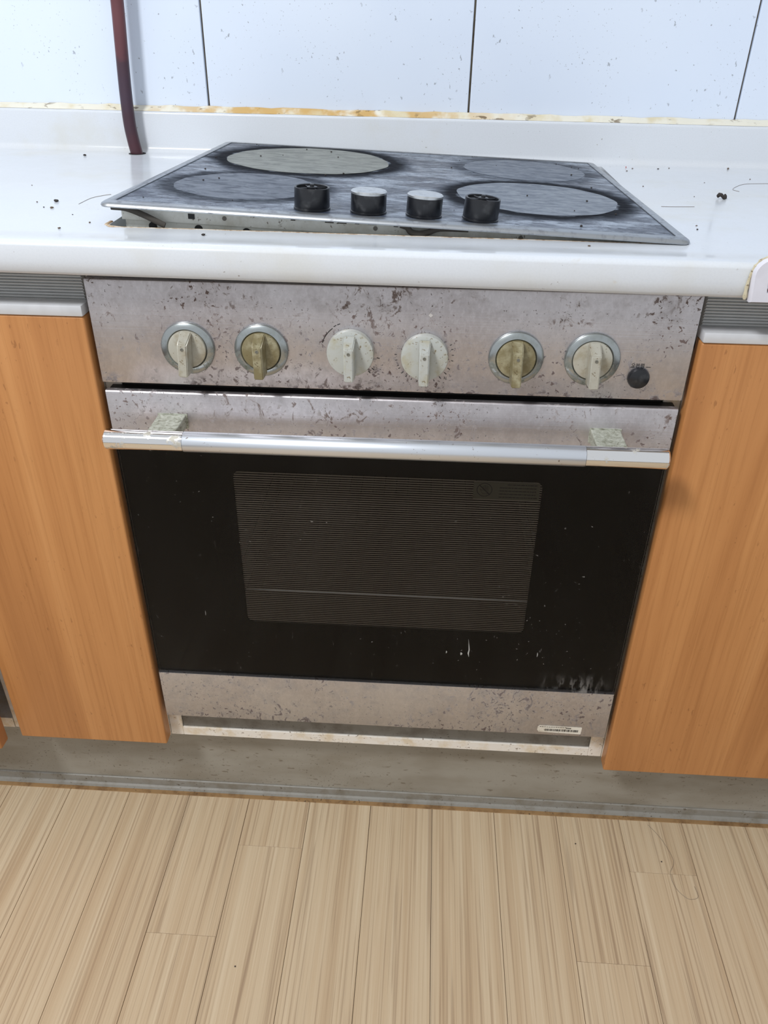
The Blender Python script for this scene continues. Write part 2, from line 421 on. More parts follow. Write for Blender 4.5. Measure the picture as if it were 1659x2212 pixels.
# ------------------------------------------------------------------ plinth
kick = obj('baseboard_front', box(-1.5, 1.5, .05, .066, .0, .1525), kick_m, loc=(0, .05, 0)); tag(kick, 'grey plinth board under the oven and cabinets', 'plinth', kind='structure')
obj('floor_seal', extrude_x([(.0495, .001), (.0425, .001), (.0445, .0045), (.0475, .006), (.0475, .0185), (.0495, .0195)], -1.5, 1.5), make_dirtywhite('grey_plinth_seal', L(140, 137, 129), L(124, 118, 106), L(80, 66, 48), .5), kick)
obj('dirt_edge', extrude_x([(.0425, .0), (.036, .0), (.0365, .0008), (.0425, .0012)], -1.5, 1.5), make_dirtywhite('brown_dirt_line', L(150, 118, 78), L(112, 82, 50), L(60, 44, 28), .8), kick)

# ------------------------------------------------------------------ cabinets
def door_mesh(x0, x1, y0, y1, z0, z1): return box(x0, x1, y0, y1, z0, z1, .0025, seg=3)
def rail_mesh(x0, x1, z0, z1, y):
    prof = [(y + .012, z0)]; p = .0030; z = z0
    while z < z1 - p * .5:
        prof += [(y + .0022, z), (y, z + .0006), (y, z + p * .62), (y + .0022, z + p * .70)]; z += p
    prof += [(y + .012, z)]
    return extrude_x(prof, x0, x1)
def cabinet(name, x0, x1, dx0, dx1, ztop, zbot, strip, label, seen_side=0):
    t = thing(name, ((x0 + x1) / 2, .25, .154), label, 'cabinet')
    for xa in (x0, x1 - .018): obj('side_panel', box(xa, xa + .018, .018, .52, .154, .76, .0008, seg=1), white_m, t)
    obj('base_panel', box(x0 + .018, x1 - .018, .018, .52, .154, .172), white_m, t)
    obj('back_panel', box(x0 + .018, x1 - .018, .515, .52, .172, .76), white_m, t)
    obj('finger_rail', rail_mesh(x0, x1, .752, .8175 - .007 * max(x0, x1) - .0005, .012), rail_m, t)
    d = obj('door', door_mesh(dx0, dx1, -.005, .015, zbot, ztop), wood_m, t, smooth=True)
    b = box(dx0 if dx0 > -.31 else dx0, dx1, -.0065, .0165, ztop + .0002, ztop + strip, .0018)
    obj('edge_strip', b, strip_m, d, smooth=True)
    return t
cabinet('base_cabinet', -.514, -.305, -.511, -.3022, .775, .1615, .0115, 'narrow wooden cabinet with closed door between the oven and the gaping door')
cabinet('base_cabinet', .305, .76, .3030, .757, .767, .1555, .0110, 'wide wooden cabinet with closed door beside the round black oven button')
t = thing('base_cabinet', (-.75, .25, .154), 'wooden cabinet with sagging door left ajar, bottle inside', 'cabinet')
for xa in (-.985, -.532): obj('side_panel', box(xa, xa + .0165, .018, .52, .154, .76, .0008, seg=1), white_m, t)
obj('base_panel', box(-.968, -.533, .018, .52, .154, .172), white_m, t); obj('back_panel', box(-.968, -.533, .515, .52, .172, .76), plain('dark_back_panel', L(90, 82, 74), .8), t)
obj('finger_rail', rail_mesh(-.985, -.516, .752, .8205, .012), rail_m, t)
d = obj('door', door_mesh(-.985, -.526, -.0315, -.0115, .1635, .770), wood_m, t, smooth=True)
obj('edge_strip', box(-.985, -.526, -.033, -.010, .7702, .7815, .0018), strip_m, d, smooth=True)
hb = bmesh.new(); box(-.965, -.93, -.0113, .03, .24, .275, 0, hb); tag(obj('hinge', hb, strip_m, t), 'metal hinge')

bt = thing('bottle', (-.583, .09, .172), 'small pale bottle with blue cap inside the gaping cabinet', 'bottle')
obj('body', lathe([(0, .172), (.021, .172), (.023, .176), (.023, .24), (.018, .256), (.011, .264), (.011, .27), (0, .27)], 24, 'Z', (-.583, .09, 0)), plain('pale_plastic_bottle', L(200, 190, 176), .35), bt, smooth=True)
obj('cap', lathe([(.0, .2702), (.0135, .2702), (.0135, .290), (.012, .292), (0, .292)], 24, 'Z', (-.583, .09, 0)), plain('blue_plastic', L(110, 150, 190), .35), bt, smooth=True)

# oven housing
t = thing('oven_housing', (0, .25, .154), 'white carcass around the oven with dirty bottom shelf edge', 'cabinet')
for xa in (-.3045, .2865): obj('side_panel', box(xa, xa + .018, .021, .52, .1535, .812, .0008, seg=1), white_m, t)
obj('base_panel', box(-.2864, .2864, .021, .52, .1535, .1695, .0008, seg=1), white_m, t)

# ------------------------------------------------------------------ oven
OX = .2975
oven = thing('oven', (0, .02, .1695), 'built-in steel oven with black glass door and six greasy knobs', 'oven')
body = obj('body', ring_plate(-.284, .284, .216, .808, -.205, .205, .33, .622, .0205, .03), black_m, oven)
b = bmesh.new()                                       # open-fronted cavity and outer casing
def quad(b, *p): b.faces.new([b.verts.new(v) for v in p])
x0, x1, z0, z1, y0, y1 = -.205, .205, .33, .622, .03, .42
quad(b, (x0, y0, z0), (x1, y0, z0), (x1, y1, z0), (x0, y1, z0)); quad(b, (x0, y0, z1), (x1, y0, z1), (x1, y1, z1), (x0, y1, z1))
quad(b, (x0, y0, z0), (x0, y1, z0), (x0, y1, z1), (x0, y0, z1)); quad(b, (x1, y0, z0), (x1, y1, z0), (x1, y1, z1), (x1, y0, z1))
quad(b, (x0, y1, z0), (x1, y1, z0), (x1, y1, z1), (x0, y1, z1))
obj('cavity', b, cavity_m, oven)
b = bmesh.new()
for (xa, xb, za, zb) in ((-.284, -.28, .216, .79), (.28, .284, .216, .79), (-.28, .28, .216, .22), (-.28, .28, .786, .79)): box(xa, xb, .03, .50, za, zb, 0, b)
obj('casing', b, greyb, oven)
obj('plinth', box(-.2855, .2855, .0235, .50, .1695, .2155), greyb, oven)
b = bmesh.new()
for z in (.4035,): tube([(-.2, .046, z), (.2, .046, z)], .0016, 8, b)
rk = bmesh.new()
for k in range(23): tube([(-.198 + k * .018, .0475, .4035), (-.198 + k * .018, .36, .4035)], .0009, 6, rk)
tube([(-.2, .36, .4035), (.2, .36, .4035)], .0016, 8, rk)
rack = obj('rack', rk, plain('rack_wire_shaded', (.03, .028, .026), .5, 0, .3), oven)  # rear wires coloured near-black: cavity shade put into the material
obj('rack_rail', b, plain('rack_wire_lit', (.9, .9, .86), .3, .2), rack)  # same rack metal, front rail coloured near-white as if catching the light

# control panel: pressed plate with returned top and bottom edge
panel_p = [(.019, .8115), (.002, .8115), (.0006, .811), (0, .8096), (0, .7052), (.0006, .7040), (.002, .7035), (.019, .7035)]
panel = obj('control_panel', extrude_x(panel_p, -OX, OX), steel, oven, smooth=True)
tag(panel, 'stained brushed steel control panel')
# worn print round two knobs and at the button
b = bmesh.new()
def tick(b, cx, cz, r, ang, ln, wd):
    a = math.radians(ang); d = Vector((math.cos(a), 0, math.sin(a))); s_ = Vector((-d.z, 0, d.x)); c = Vector((cx, -.0002, cz)) + d * r
    b.faces.new([b.verts.new(c + d * i * ln / 2 + s_ * j * wd / 2) for i, j in ((-1, -1), (1, -1), (1, 1), (-1, 1))])
for a0 in range(-150, -28, 12): tick(b, .0364, .744, .0285, a0 + random.uniform(-2, 2), random.choice((.002, .003, .0022)), .0007)
for a0 in (-10, 2, 14, 24, 180, 192, 204): tick(b, .0364, .744, .0285, a0, .0022, .0006)
for a0 in (-48, -38, -12): tick(b, -.0375, .7455, .0285, a0, .003, .0008)
for k in range(14):
    tick(b, -.0375, .7455, .0292, 128 + k * 2.6, .0008, .0015)
for a0 in (112, 120): tick(b, -.0375, .7455, .030, a0, .0008, .003)
obj('printed_scale', b, dark_ink, panel)['kind'] = 'stuff'
def text_mesh(txt, size, loc, mat, name, parent, rot=(math.pi / 2, 0, 0)):
    cu = bpy.data.curves.new('t', 'FONT'); cu.body = txt; cu.size = size; cu.align_x = 'CENTER'; cu.resolution_u = 2
    o = bpy.data.objects.new('t', cu); COL.objects.link(o); bpy.context.view_layer.update()
    me = bpy.data.meshes.new_from_object(o.evaluated_get(bpy.context.evaluated_depsgraph_get()))
    bpy.data.objects.remove(o); bpy.data.curves.remove(cu)
    b = bmesh.new(); b.from_mesh(me); bpy.data.meshes.remove(me)
    bmesh.ops.transform(b, verts=b.verts, matrix=Matrix.Translation(loc) @ Matrix.Rotation(rot[0], 4, 'X'))
    return obj(name, b, mat, parent)
text_mesh('오븐램', .0049, (.2478, -.0003, .7385), dark_ink, 'lettering', panel)
b = bmesh.new(); box(.2560, .2605, -.0003, -.0001, .7386, .7390, 0, b); box(.2405, .2445, -.0003, -.0001, .7380, .7383, 0, b); obj('worn_letter_stroke', b, dark_ink, panel)
# tick numerals "31" style remains beside the right timer dial
text_mesh('31', .0034, (.0585, -.0003, .7195), dark_ink, 'lettering', panel)

def grip_mesh(rot, length=.0425, w=.0092, prot=.0165):
    # bar seen from the front (xz), sloped upper end, protruding to -y
    b = bmesh.new(); hw = w / 2; bw = hw + .0012
    zt_, zb_ = length * .46, -length * .54
    base = [(-bw, 0, zb_ + .001), (bw, 0, zb_ + .001), (bw, 0, zt_), (-bw, 0, zt_)]
    top = [(-hw, -prot, zb_), (hw, -prot, zb_), (hw, -prot, zt_ - .0085), (-hw, -prot, zt_ - .0085)]
    A = [b.verts.new(v) for v in base]; B = [b.verts.new(v) for v in top]
    b.faces.new(A); b.faces.new(B[::-1])
    for i in range(4): b.faces.new([A[i], A[(i + 1) % 4], B[(i + 1) % 4], B[i]])
    bmesh.ops.bevel(b, geom=b.edges[:], offset=.0009, segments=2, affect='EDGES')
    bmesh.ops.rotate(b, verts=b.verts, cent=(0, 0, 0), matrix=Matrix.Rotation(rot, 3, 'Y'))
    return b
def put(name, b, mat, parent, smooth=True):
    o = obj(name, b, mat, None, loc=(0, 0, 0), smooth=smooth); o.parent = parent; return o
def knob(x, z, bezel, mat, gmat, rot, label):
    r, h = (.0193, .0062) if bezel else (.0236, .0078)
    b = lathe([(r, 0), (r, h - .0016), (r - .0005, h - .0006), (r - .002, h), (r * .5, h + .0006), (0, h + .0008)], 56, 'Y-')
    k = put('control_knob', b, mat, oven); k.location = (x, -.02 - .0003, z - .1695); tag(k, label)
    g = grip_mesh(rot); bmesh.ops.translate(g, verts=g.verts, vec=(0, -h - .0005, 0)); put('grip', g, gmat, k)
    d = lathe([(.0016, 0), (.0016, .0004), (.0009, .0005), (.0008, .0001), (0, .0001)], 20, 'Y-')
    bmesh.ops.translate(d, verts=d.verts, vec=(0, -h - .0171, .0065)); bmesh.ops.rotate(d, verts=d.verts, cent=(0, 0, 0), matrix=Matrix.Rotation(rot, 3, 'Y'))
    put('pointer_dot', d, plain('pointer_grey', L(120, 118, 108), .4), k)
    if bezel:
        rb = bmesh.new(); pr = [(.0199, .0002), (.0199, .0036), (.0206, .0044), (.0262, .0030), (.0272, .0018), (.0272, .0)]
        lathe(pr + [(.0199, .0002)], 64, 'Y-', bm=rb); put('bezel_ring', rb, ring_m, k)
        gp = lathe([(.0198, .0), (.0198, .0008), (.0192, .0008)], 48, 'Y-'); put('shadow_gap', gp, dark_ink, k)
    return k
ZK = .7445
knob(-.2021, ZK, True, dial_cream, dial_cream, math.radians(4), 'cream dial in chrome ring')
knob(-.1273, ZK, True, dial_brown, dial_brown, math.radians(0), 'brown greasy dial in chrome ring')
knob(-.0372, ZK + .001, False, dial_clean, dial_clean, math.radians(0), 'plain silver dial, yellow grease at its foot')
knob(.0368, ZK - .001, False, dial_clean, dial_clean, math.radians(0), 'plain silver dial with worn tick marks around')
knob(.1273, ZK, True, dial_brown, dial_brown, math.radians(-1), 'brown greasy dial in chrome ring')
knob(.2021, ZK + .001, True, dial_cream, dial_cream, math.radians(-3), 'cream dial in chrome ring')
b = lathe([(.0108, 0), (.0108, .002), (.0098, .0042), (.006, .0058), (0, .0062)], 40, 'Y-'); k = put('lamp_button', b, blackpl, oven); k.location = (.2503, -.0203, .7275 - .1695); tag(k, 'round black push button')

# oven door
door = obj('door_frame', ring_plate(-.2955, .2955, .2140, .6935, -.174, .174, .382, .603, .0075, .0195), black_m, oven); tag(door, 'dark inner door frame')
b = extrude_x([(.0074, .6945), (.0022, .6947), (.0008, .6940), (.0, .6925), (0, .636), (.0074, .636)], -.2968, .2968); obj('top_band', b, steel2, door, smooth=True)
b = extrude_x([(.0074, .2937), (.0, .2937), (0, .2150), (.0006, .2142), (.0018, .2136), (.0074, .2136)], -.2968, .2968); obj('bottom_band', b, steel3, door, smooth=True)
def pane_mat():
    m = Mat('black_door_glass'); t = m.t
    tr = m.node('ShaderNodeBsdfTransparent'); tr.inputs[0].default_value = (.80, .80, .80, 1)
    gl = m.node('ShaderNodeBsdfGlossy'); gl.inputs['Roughness'].default_value = .04
    fr = m.node('ShaderNodeFresnel'); fr.inputs['IOR'].default_value = 1.17
    mx = m.node('ShaderNodeMixShader'); t.links.new(fr.outputs[0], mx.inputs[0]); t.links.new(tr.outputs[0], mx.inputs[1]); t.links.new(gl.outputs[0], mx.inputs[2])
    df = m.node('ShaderNodeBsdfDiffuse'); df.inputs[0].default_value = (.55, .53, .50, 1)
    a = m.specks(260, .70, .725, 7, .45, .6, (1, 0, 0)); c2 = m.specks(110, .70, .78, 4, .45, .6, (6, 0, 0), (1.6, 1, .5))
    z = m.sep(m.co())[2]; x = m.sep(m.co())[0]
    low = m.math('MULTIPLY', m.mr(z, .16, .125), m.mr(m.math('ABSOLUTE', m.math('ADD', x, -.243)), .05, .02))
    sm = m.math('MULTIPLY', low, m.mr(m.noise(m.co((1.5, 1, .45), (3, 0, 0)), 75, 5, .6), .47, .58))
    haze = m.mr(m.noise(m.co((1, 1, .4)), 10, 5, .6), .4, .8, .001, .007)
    f = m.math('MINIMUM', m.math('ADD', m.math('ADD', m.math('MULTIPLY', a, .32), m.math('MULTIPLY', c2, .3)), m.math('ADD', m.math('MULTIPLY', sm, .30), haze)), .8)
    m2 = m.node('ShaderNodeMixShader'); t.links.new(f, m2.inputs[0]); t.links.new(mx.outputs[0], m2.inputs[1]); t.links.new(df.outputs[0], m2.inputs[2])
    t.links.new(m2.outputs[0], m.out.inputs['Surface']); return m.m
obj('glass_pane', box(-.2966, .2966, .0002, .0046, .2942, .6356), pane_mat(), door)
obj('black_print', ring_plate(-.2964, .2964, .2944, .6354, -.1715, .1715, .3845, .6005, .0049, .0053, .008), plain('black_glass_paint', (.004, .0036, .0034), .5, 0, .2), door)
def stripe_mat():
    m = Mat('striped_window_print'); z = m.sep(m.co())[2]
    s_ = m.math('FRACT', m.math('MULTIPLY', z, 1 / .00290))
    f = m.mr(m.math('ABSOLUTE', m.math('SUBTRACT', s_, .5)), .20, .32)
    tr = m.node('ShaderNodeBsdfTransparent'); mx = m.node('ShaderNodeMixShader')
    m.set(color=L(132, 122, 110), rough=.6)
    m.t.links.new(f, mx.inputs[0]); m.t.links.new(tr.outputs[0], mx.inputs[1]); m.t.links.new(m.b.outputs[0], mx.inputs[2]); m.t.links.new(mx.outputs[0], m.out.inputs['Surface'])
    return m.m
obj('striped_window', box(-.173, .173, .0055, .0057, .383, .602), stripe_mat(), door)
lab = obj('warning_label', box(.0962, .1690, .0048, .00485, .5765, .5985), plain('warning_label_print', L(88, 84, 70), .6), door); tag(lab, 'small label with crossed-out hand')
b = bmesh.new()
def ring2d(b, cx, cz, r0, r1, y, n=36):
    A = [b.verts.new((cx + r0 * math.cos(2 * math.pi * i / n), y, cz + r0 * math.sin(2 * math.pi * i / n))) for i in range(n)]
    B = [b.verts.new((cx + r1 * math.cos(2 * math.pi * i / n), y, cz + r1 * math.sin(2 * math.pi * i / n))) for i in range(n)]
    for i in range(n): b.faces.new([A[i], A[(i + 1) % n], B[(i + 1) % n], B[i]])
def bar2d(b, x0, z0, x1, z1, w, y):
    d = Vector((x1 - x0, 0, z1 - z0)).normalized(); s_ = Vector((-d.z, 0, d.x)) * w / 2; p, q = Vector((x0, y, z0)), Vector((x1, y, z1))
    b.faces.new([b.verts.new(v) for v in (p - s_, q - s_, q + s_, p + s_)])
LY = .00475; cx, cz = .1085, .5885
ring2d(b, cx, cz, .0078, .0086, LY); bar2d(b, cx - .0056, cz + .0056, cx + .0056, cz - .0056, .0010, LY)
for k, (dx, h) in enumerate(((-.0016, .0048), (.0001, .0058), (.0018, .0056), (.0035, .0044))):
    for e in (-.0006, .0006): bar2d(b, cx + dx + e, cz - .001, cx + dx + e, cz + h, .0003, LY)
    bar2d(b, cx + dx - .0006, cz + h, cx + dx + .0006, cz + h, .0003, LY)
bar2d(b, cx - .0022, cz - .001, cx - .0052, cz + .0012, .0004, LY); bar2d(b, cx - .0052, cz + .0012, cx - .0020, cz - .0048, .0004, LY); bar2d(b, cx - .0020, cz - .0048, cx + .0030, cz - .0052, .0004, LY); bar2d(b, cx + .0030, cz - .0052, cx + .0041, cz - .001, .0004, LY)
for r_ in range(5):
    z = .5958 - r_ * .0040; x = .125 if r_ else .1335
    while x < .1655:
        l = random.uniform(.0012, .0042); bar2d(b, x, z, min(x + l, .167), z, .0011, LY); x += l + .0007
obj('label_print', b, plain('label_dark_print', (.02, .018, .016), .6), lab)

# dried white splashes on the glass
def splash(pts, wid):
    b = bmesh.new(); A = [b.verts.new((x - w_ / 2, 0., z)) for (x, z), w_ in zip(pts, wid)]; B = [b.verts.new((x + w_ / 2, 0., z)) for (x, z), w_ in zip(pts, wid)]
    C2 = [b.verts.new((x, -.0003, z)) for (x, z) in pts]
    for i in range(len(pts) - 1): b.faces.new([A[i], C2[i], C2[i + 1], A[i + 1]]); b.faces.new([C2[i], B[i], B[i + 1], C2[i + 1]])
    tag(obj('dried_splash', b, splash_m, door), 'dried white splash')
splash_m = plain('dried_white_splash', L(178, 178, 174), .7)
splash([(.1048, .3755), (.1055, .3705), (.1062, .3640), (.1068, .3580), (.1060, .3525), (.1072, .3465)], [.0002, .0004, .0010, .0014, .0018, .0002])
splash([(.0968, .3535), (.0975, .3515), (.0970, .3490)], [.0008, .0028, .0006]); splash([(.0785, .3550), (.0788, .3530), (.0783, .3510)], [.0004, .0016, .0004])
splash([(.1917, .3590), (.1921, .3555), (.1918, .3520)], [.0004, .0012, .0003])
# handle
HY, HZ = -.048, .6625
hd = obj('handle_bar', lathe([(.0101, -.2035), (.0104, -.203), (.0104, .199), (.0101, .1995)], 40, 'X', (0, HY, HZ)), alu, oven, smooth=True); tag(hd, 'satin aluminium handle bar')
for s_, xa, xb in ((-1, -.2850, -.2037), (1, .1997, .2810)):
    o_, i_ = (xa, xb) if s_ < 0 else (xb, xa)
    pr = [(0, o_), (.0088, o_), (.0103, o_ - s_ * .0016), (.0103, i_)]
    obj('handle_end', lathe(pr, 40, 'X', (0, HY, HZ)), chrome, hd, smooth=True)
for xa, xb in ((-.2440, -.2125), (.2110, .2435)):
    b = bmesh.new(); box(xa, xb, -.001, .0002, .6535, .6705, 0, b); box(xa + .0008, xb - .0012, HY - .002, -.0008, .6560, .6698, .0012, b)
    obj('handle_bracket', b, brk_m, hd)
# barcode sticker
stk = obj('barcode_sticker', plate_xz([(.2065, .2290), (.2085, .2320), (.2640, .2316), (.2648, .2308), (.2644, .2195), (.2632, .2185), (.2085, .2200), (.2062, .2236)], -.0003, -.0001), make_dirtywhite('paper_label', L(224, 218, 204), L(200, 188, 168), L(140, 120, 96), .8), door); tag(stk, 'torn white barcode sticker')
b = bmesh.new(); x = .2165
while x < .2600:
    wd = random.choice((.0003, .0004, .0006, .0009)); box(x, x + wd, -.0005, -.0003, .2222, .2262, 0, b); x += wd + random.choice((.0003, .0005, .0007))
for k in range(12): box(.209 + k * .003, .2112 + k * .003, -.0005, -.0003, .2293, .2300, 0, b)
for k in range(5): box(.2440 + k * .0014, .2449 + k * .0014, -.0005, -.0003, .2278, .2298, 0, b)
obj('barcode_print', b, dark_ink, stk)

# ------------------------------------------------------------------ cooktop (its left side sits propped up)
FR, BR, BL, FL = (Vector(v) for v in ((.2915, .0486, .8495), (.2735, .5235, .8486), (-.2719, .5225, .868), (-.2906, .0486, .8728)))
NN = Vector((.0356, .0032, .9994)); CW, CD = .570, .476
def H(s, t_, w):
    u, v = s / CW, t_ / CD
    return FL * (1 - u) * (1 - v) + FR * u * (1 - v) + BR * u * v + BL * (1 - u) * v + NN * w
def hmap(b):
    for v in b.verts: v.co = H(*v.co)
    return b
def rrect(inset, w, rad):
    r = max(rad - inset * .5, .0015); x0, x1, y0, y1 = inset, CW - inset, inset, CD - inset; out = []
    for cx, cy, a0 in ((x1 - r, y1 - r, 0), (x0 + r, y1 - r, 1), (x0 + r, y0 + r, 2), (x1 - r, y0 + r, 3)):
        for k in range(6):
            a = (a0 + k / 5) * math.pi / 2; out.append((cx + r * math.cos(a), cy + r * math.sin(a), w))
    return out
def loft(rings, cap0=False, cap1=False, close=False):
    b = bmesh.new(); V = [[b.verts.new(p) for p in r] for r in rings]; n = len(V[0])
    pairs = list(zip(V, V[1:])) + ([(V[-1], V[0])] if close else [])
    for A, B in pairs:
        for i in range(n): b.faces.new([A[i], A[(i + 1) % n], B[(i + 1) % n], B[i]])
    if cap0: b.faces.new(V[0][::-1])
    if cap1: b.faces.new(V[-1])
    return b
hob = thing('cooktop', tuple((FL + FR + BR + BL) / 4), 'sooty electric glass cooktop propped up at one side with four black knobs', 'cooktop')
rimm = Mat('grey_steel_rim')
_f = rimm.mr(rimm.noise(rimm.co(), 90, 5, .65), .5, .7)
rimm.set(color=rimm.mix(_f, (.40, .42, .44), (.28, .29, .31)), metal=.85, rough=rimm.mr(_f, 0, 1, .36, .5)); rimm = rimm.m
rim = loft([rrect(.0005, -.0042, .010), rrect(0, -.0030, .010), rrect(.0008, -.0012, .010), rrect(.003, .0002, .010), rrect(.0115, .0012, .010), rrect(.0125, .0008, .010), rrect(.0125, -.0040, .010)], close=True)
obj('rim', hmap(rim), rimm, hob, smooth=True)
zones = [(.267, .727, .112, 1.0), (.200, .290, .082, .75), (.777, .362, .096, 1.0), (.790, .778, .085, .5)]   # u, v, radius, soot
def hob_mat():
    m = Mat('sooty_ceramic_glass'); o = Vector(hob['_o'])
    p = m.co(); n1 = m.noise(m.co(), 26, 5, .6); n2 = m.noise(m.co((1, 2.6, 1)), 70, 6, .7)
    soot = None
    for u, v, r, k in zones:
        c = H(u * CW, v * CD, 0) - o
        d = m.node('ShaderNodeVectorMath', operation='DISTANCE'); m.t.links.new(p, d.inputs[0]); d.inputs[1].default_value = c
        dd = m.math('DIVIDE', d.outputs['Value'], r)
        dd = m.math('ADD', dd, m.math('MULTIPLY', m.math('SUBTRACT', n1, .5), .30))
        rr = m.ramp(dd, [(0, (0, 0, 0)), (.91, (.0, .0, .0)), (.965, (k, k, k)), (.9999, (k, k, k))])
        rr2 = m.mr(dd, 1.04, 1.34, 1, 0)
        x = m.math('MULTIPLY', rr, rr2)
        soot = x if soot is None else m.math('MAXIMUM', soot, x)
    sm = m.mr(n2, .48, .66, 0, .85)
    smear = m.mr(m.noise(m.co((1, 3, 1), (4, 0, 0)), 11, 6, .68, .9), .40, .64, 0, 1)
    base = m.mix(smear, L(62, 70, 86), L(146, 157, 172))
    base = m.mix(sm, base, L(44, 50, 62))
    sp = m.specks(260, .64, .68, 30, .42, .55); base = m.mix(sp, base, L(14, 14, 16))
    base = m.mix(soot, base, L(16, 19, 27))
    m.set(color=base, rough=m.math('ADD', m.math('MULTIPLY', soot, .45), m.mr(n2, .3, .7, .22, .48)), spec=m.mr(soot, 0, 1, .42, .12))
    m.bump(m.math('ADD', n2, soot), .3, .0006)
    return m.m
gp = obj('glass_plate', hmap(loft([rrect(.0130, -.0050, .010), rrect(.0130, -.0002, .010)], True, True)), hob_mat(), hob); tag(gp, 'smeared dark ceramic glass with burnt rings')
def zone_mat(name, a, b_, soot):
    m = Mat(name); n = m.noise(m.co((1, 2.2, 1)), 36, 6, .7, .6)
    col = m.mix(m.mr(n, .40, .68), a, b_)
    col = m.mix(m.mr(m.noise(m.co((1, 3, 1), (2, 0, 0)), 95, 6, .7), .56, .70, 0, soot), col, L(52, 54, 60))
    m.set(color=col, rough=m.mr(n, .3, .7, .35, .6), spec=.35); return m.m
zm = [zone_mat('ash_grey_zone', L(132, 135, 129), L(115, 119, 115), .3), zone_mat('streaky_zone', L(98, 106, 118), L(68, 75, 88), .85),
      zone_mat('pale_burnt_zone', L(124, 132, 142), L(98, 106, 118), .45), zone_mat('faint_zone', L(108, 116, 128), L(86, 94, 107), .5)]
for (u, v, r, k), zmat in zip(zones, zm):
    b = bmesh.new(); n = 80; ph = [random.uniform(0, 6.28) for _ in range(4)]
    ring = []
    for i in range(n):
        a = 2 * math.pi * i / n; rr = r * .955 * (1 + .012 * math.sin(3 * a + ph[0]) + .008 * math.sin(7 * a + ph[1]) + .006 * math.sin(13 * a + ph[2]))
        su, sv = CW * ((1 - v) * .5821 + v * .5456) / CW, CD
        ring.append((u * CW + rr * math.cos(a) * CW / ((1 - v) * .5826 + v * .5458), v * CD + rr * math.sin(a), -.0001))
    b = bmesh.new(); lo = [b.verts.new((x, y, -.00025)) for x, y, z in ring]; hi = [b.verts.new((x, y, .00005)) for x, y, z in ring]
    for i in range(n): b.faces.new([lo[i], lo[(i + 1) % n], hi[(i + 1) % n], hi[i]])
    b.faces.new(hi)
    obj('burner_zone', hmap(b), zmat, gp)
# tray under the glass
tray = obj('tray', hmap(loft([rrect(.016, -.0044, .006), rrect(.016, -.0178, .006), rrect(.0185, -.0180, .006), rrect(.0185, -.050, .006)], False, True)), bandm, hob)
def disc_front(s, w, r, t0, name, mat, parent, n=16, squash=1.):
    b = bmesh.new(); vs = []
    for tt in (t0, t0 - .0004): vs.append([b.verts.new((s + r * math.cos(2 * math.pi * i / n), tt, w + squash * r * math.sin(2 * math.pi * i / n))) for i in range(n)])
    for i in range(n): b.faces.new([vs[0][i], vs[0][(i + 1) % n], vs[1][(i + 1) % n], vs[1][i]])
    b.faces.new(vs[1]); return obj(name, hmap(b), mat, parent)
for s in (.046, .092, .140, .196, .252, .31, .366): disc_front(s, -.0235, .0042, .0184, 'vent_hole', dark_ink, tray)
for s in (.119, .268, .41): disc_front(s, -.011, .0022, .0159, 'screw', greyb, tray)
b = bmesh.new(); box(.083, .0895, .0156, .0159, -.0135, -.0085, 0, b); obj('slot', hmap(b), dark_ink, tray)
b = bmesh.new()
P1 = spline([(-.281, .058, .8672), (-.266, .058, .8660), (-.250, .0575, .8605), (-.239, .057, .8556), (-.228, .0565, .8505)], 5)
tube([p for p in P1], .0031, 8, b, .5); obj('gasket', b, rubber, hob, smooth=True)
b = bmesh.new()
P2 = spline([(.008, .0585, .8560), (.0145, .058, .8540), (.0185, .057, .8497), (.027, .0565, .8483), (.036, .057, .8500), (.047, .058, .8535), (.075, .0585, .8535)], 5)
tube(P2, .0030, 8, b, .5); obj('gasket', b, rubber, hob, smooth=True)
b = bmesh.new()                                         # torn edge of the gasket under the rim
for k in range(26):
    s = .185 + k * .0042; box(s, s + .0043, .0135, .0158, -.0060 - random.uniform(0, .0022), -.0042, 0, b)
obj('gasket_remnant', hmap(b), rubber, hob)
# knobs
def hob_knob(u, capped, tilt):
    r, h = .0176, .0210; s, t_ = u * CW, .0715 * CD + .002
    def bm_(prof): return lathe(prof, 40, 'Z')
    def place(b):
        bmesh.ops.rotate(b, verts=b.verts, cent=(0, 0, 0), matrix=Matrix.Rotation(tilt, 3, 'Y')); bmesh.ops.translate(b, verts=b.verts, vec=(s, t_, .0002)); return hmap(b)
    if capped:
        k = obj('control_knob', place(bm_([(r + .0006, 0), (r + .0006, .0016), (r - .0002, .002), (r, .0026), (r, h - .0028), (0, h - .0028)])), blackpl, hob, smooth=True); tag(k, 'black hob knob with steel cap')
        obj('steel_cap', place(bm_([(r, h - .0028), (r + .0002, h - .001), (r - .0009, h), (0, h + .0003)])), capm, k, smooth=True)
    else:
        k = obj('control_knob', place(bm_([(r + .0006, 0), (r + .0006, .0016), (r - .0002, .002), (r, .0026), (r - .0002, h - .0006), (r - .001, h), (r - .0022, h - .0004), (r - .0024, h - .0026), (0, h - .0026)])), blackpl, hob, smooth=True); tag(k, 'black hob knob, its cap missing')
        b = lathe([(.0052, h - .0026), (.0052, h - .0004), (.0046, h), (.0022, h), (.002, h + .0022), (0, h + .0024)], 20, 'Z')
        obj('hub', place(b), blackpl, k, smooth=True)
        pb = bmesh.new()
        for q in range(4):
            a = q * math.pi / 2 + .6; c_, s__ = math.cos(a), math.sin(a)
            tube([(.005 * c_, .005 * s__, h - .0018), (r * .9 * c_, r * .9 * s__, h - .0018)], .0007, 6, pb)
        obj('web', place(pb), blackpl, k)
for u, cp, tl in ((.3558, False, 0), (.4546, True, 0), (.5513, True, .02), (.6495, False, .05)): hob_knob(u, cp, tl)

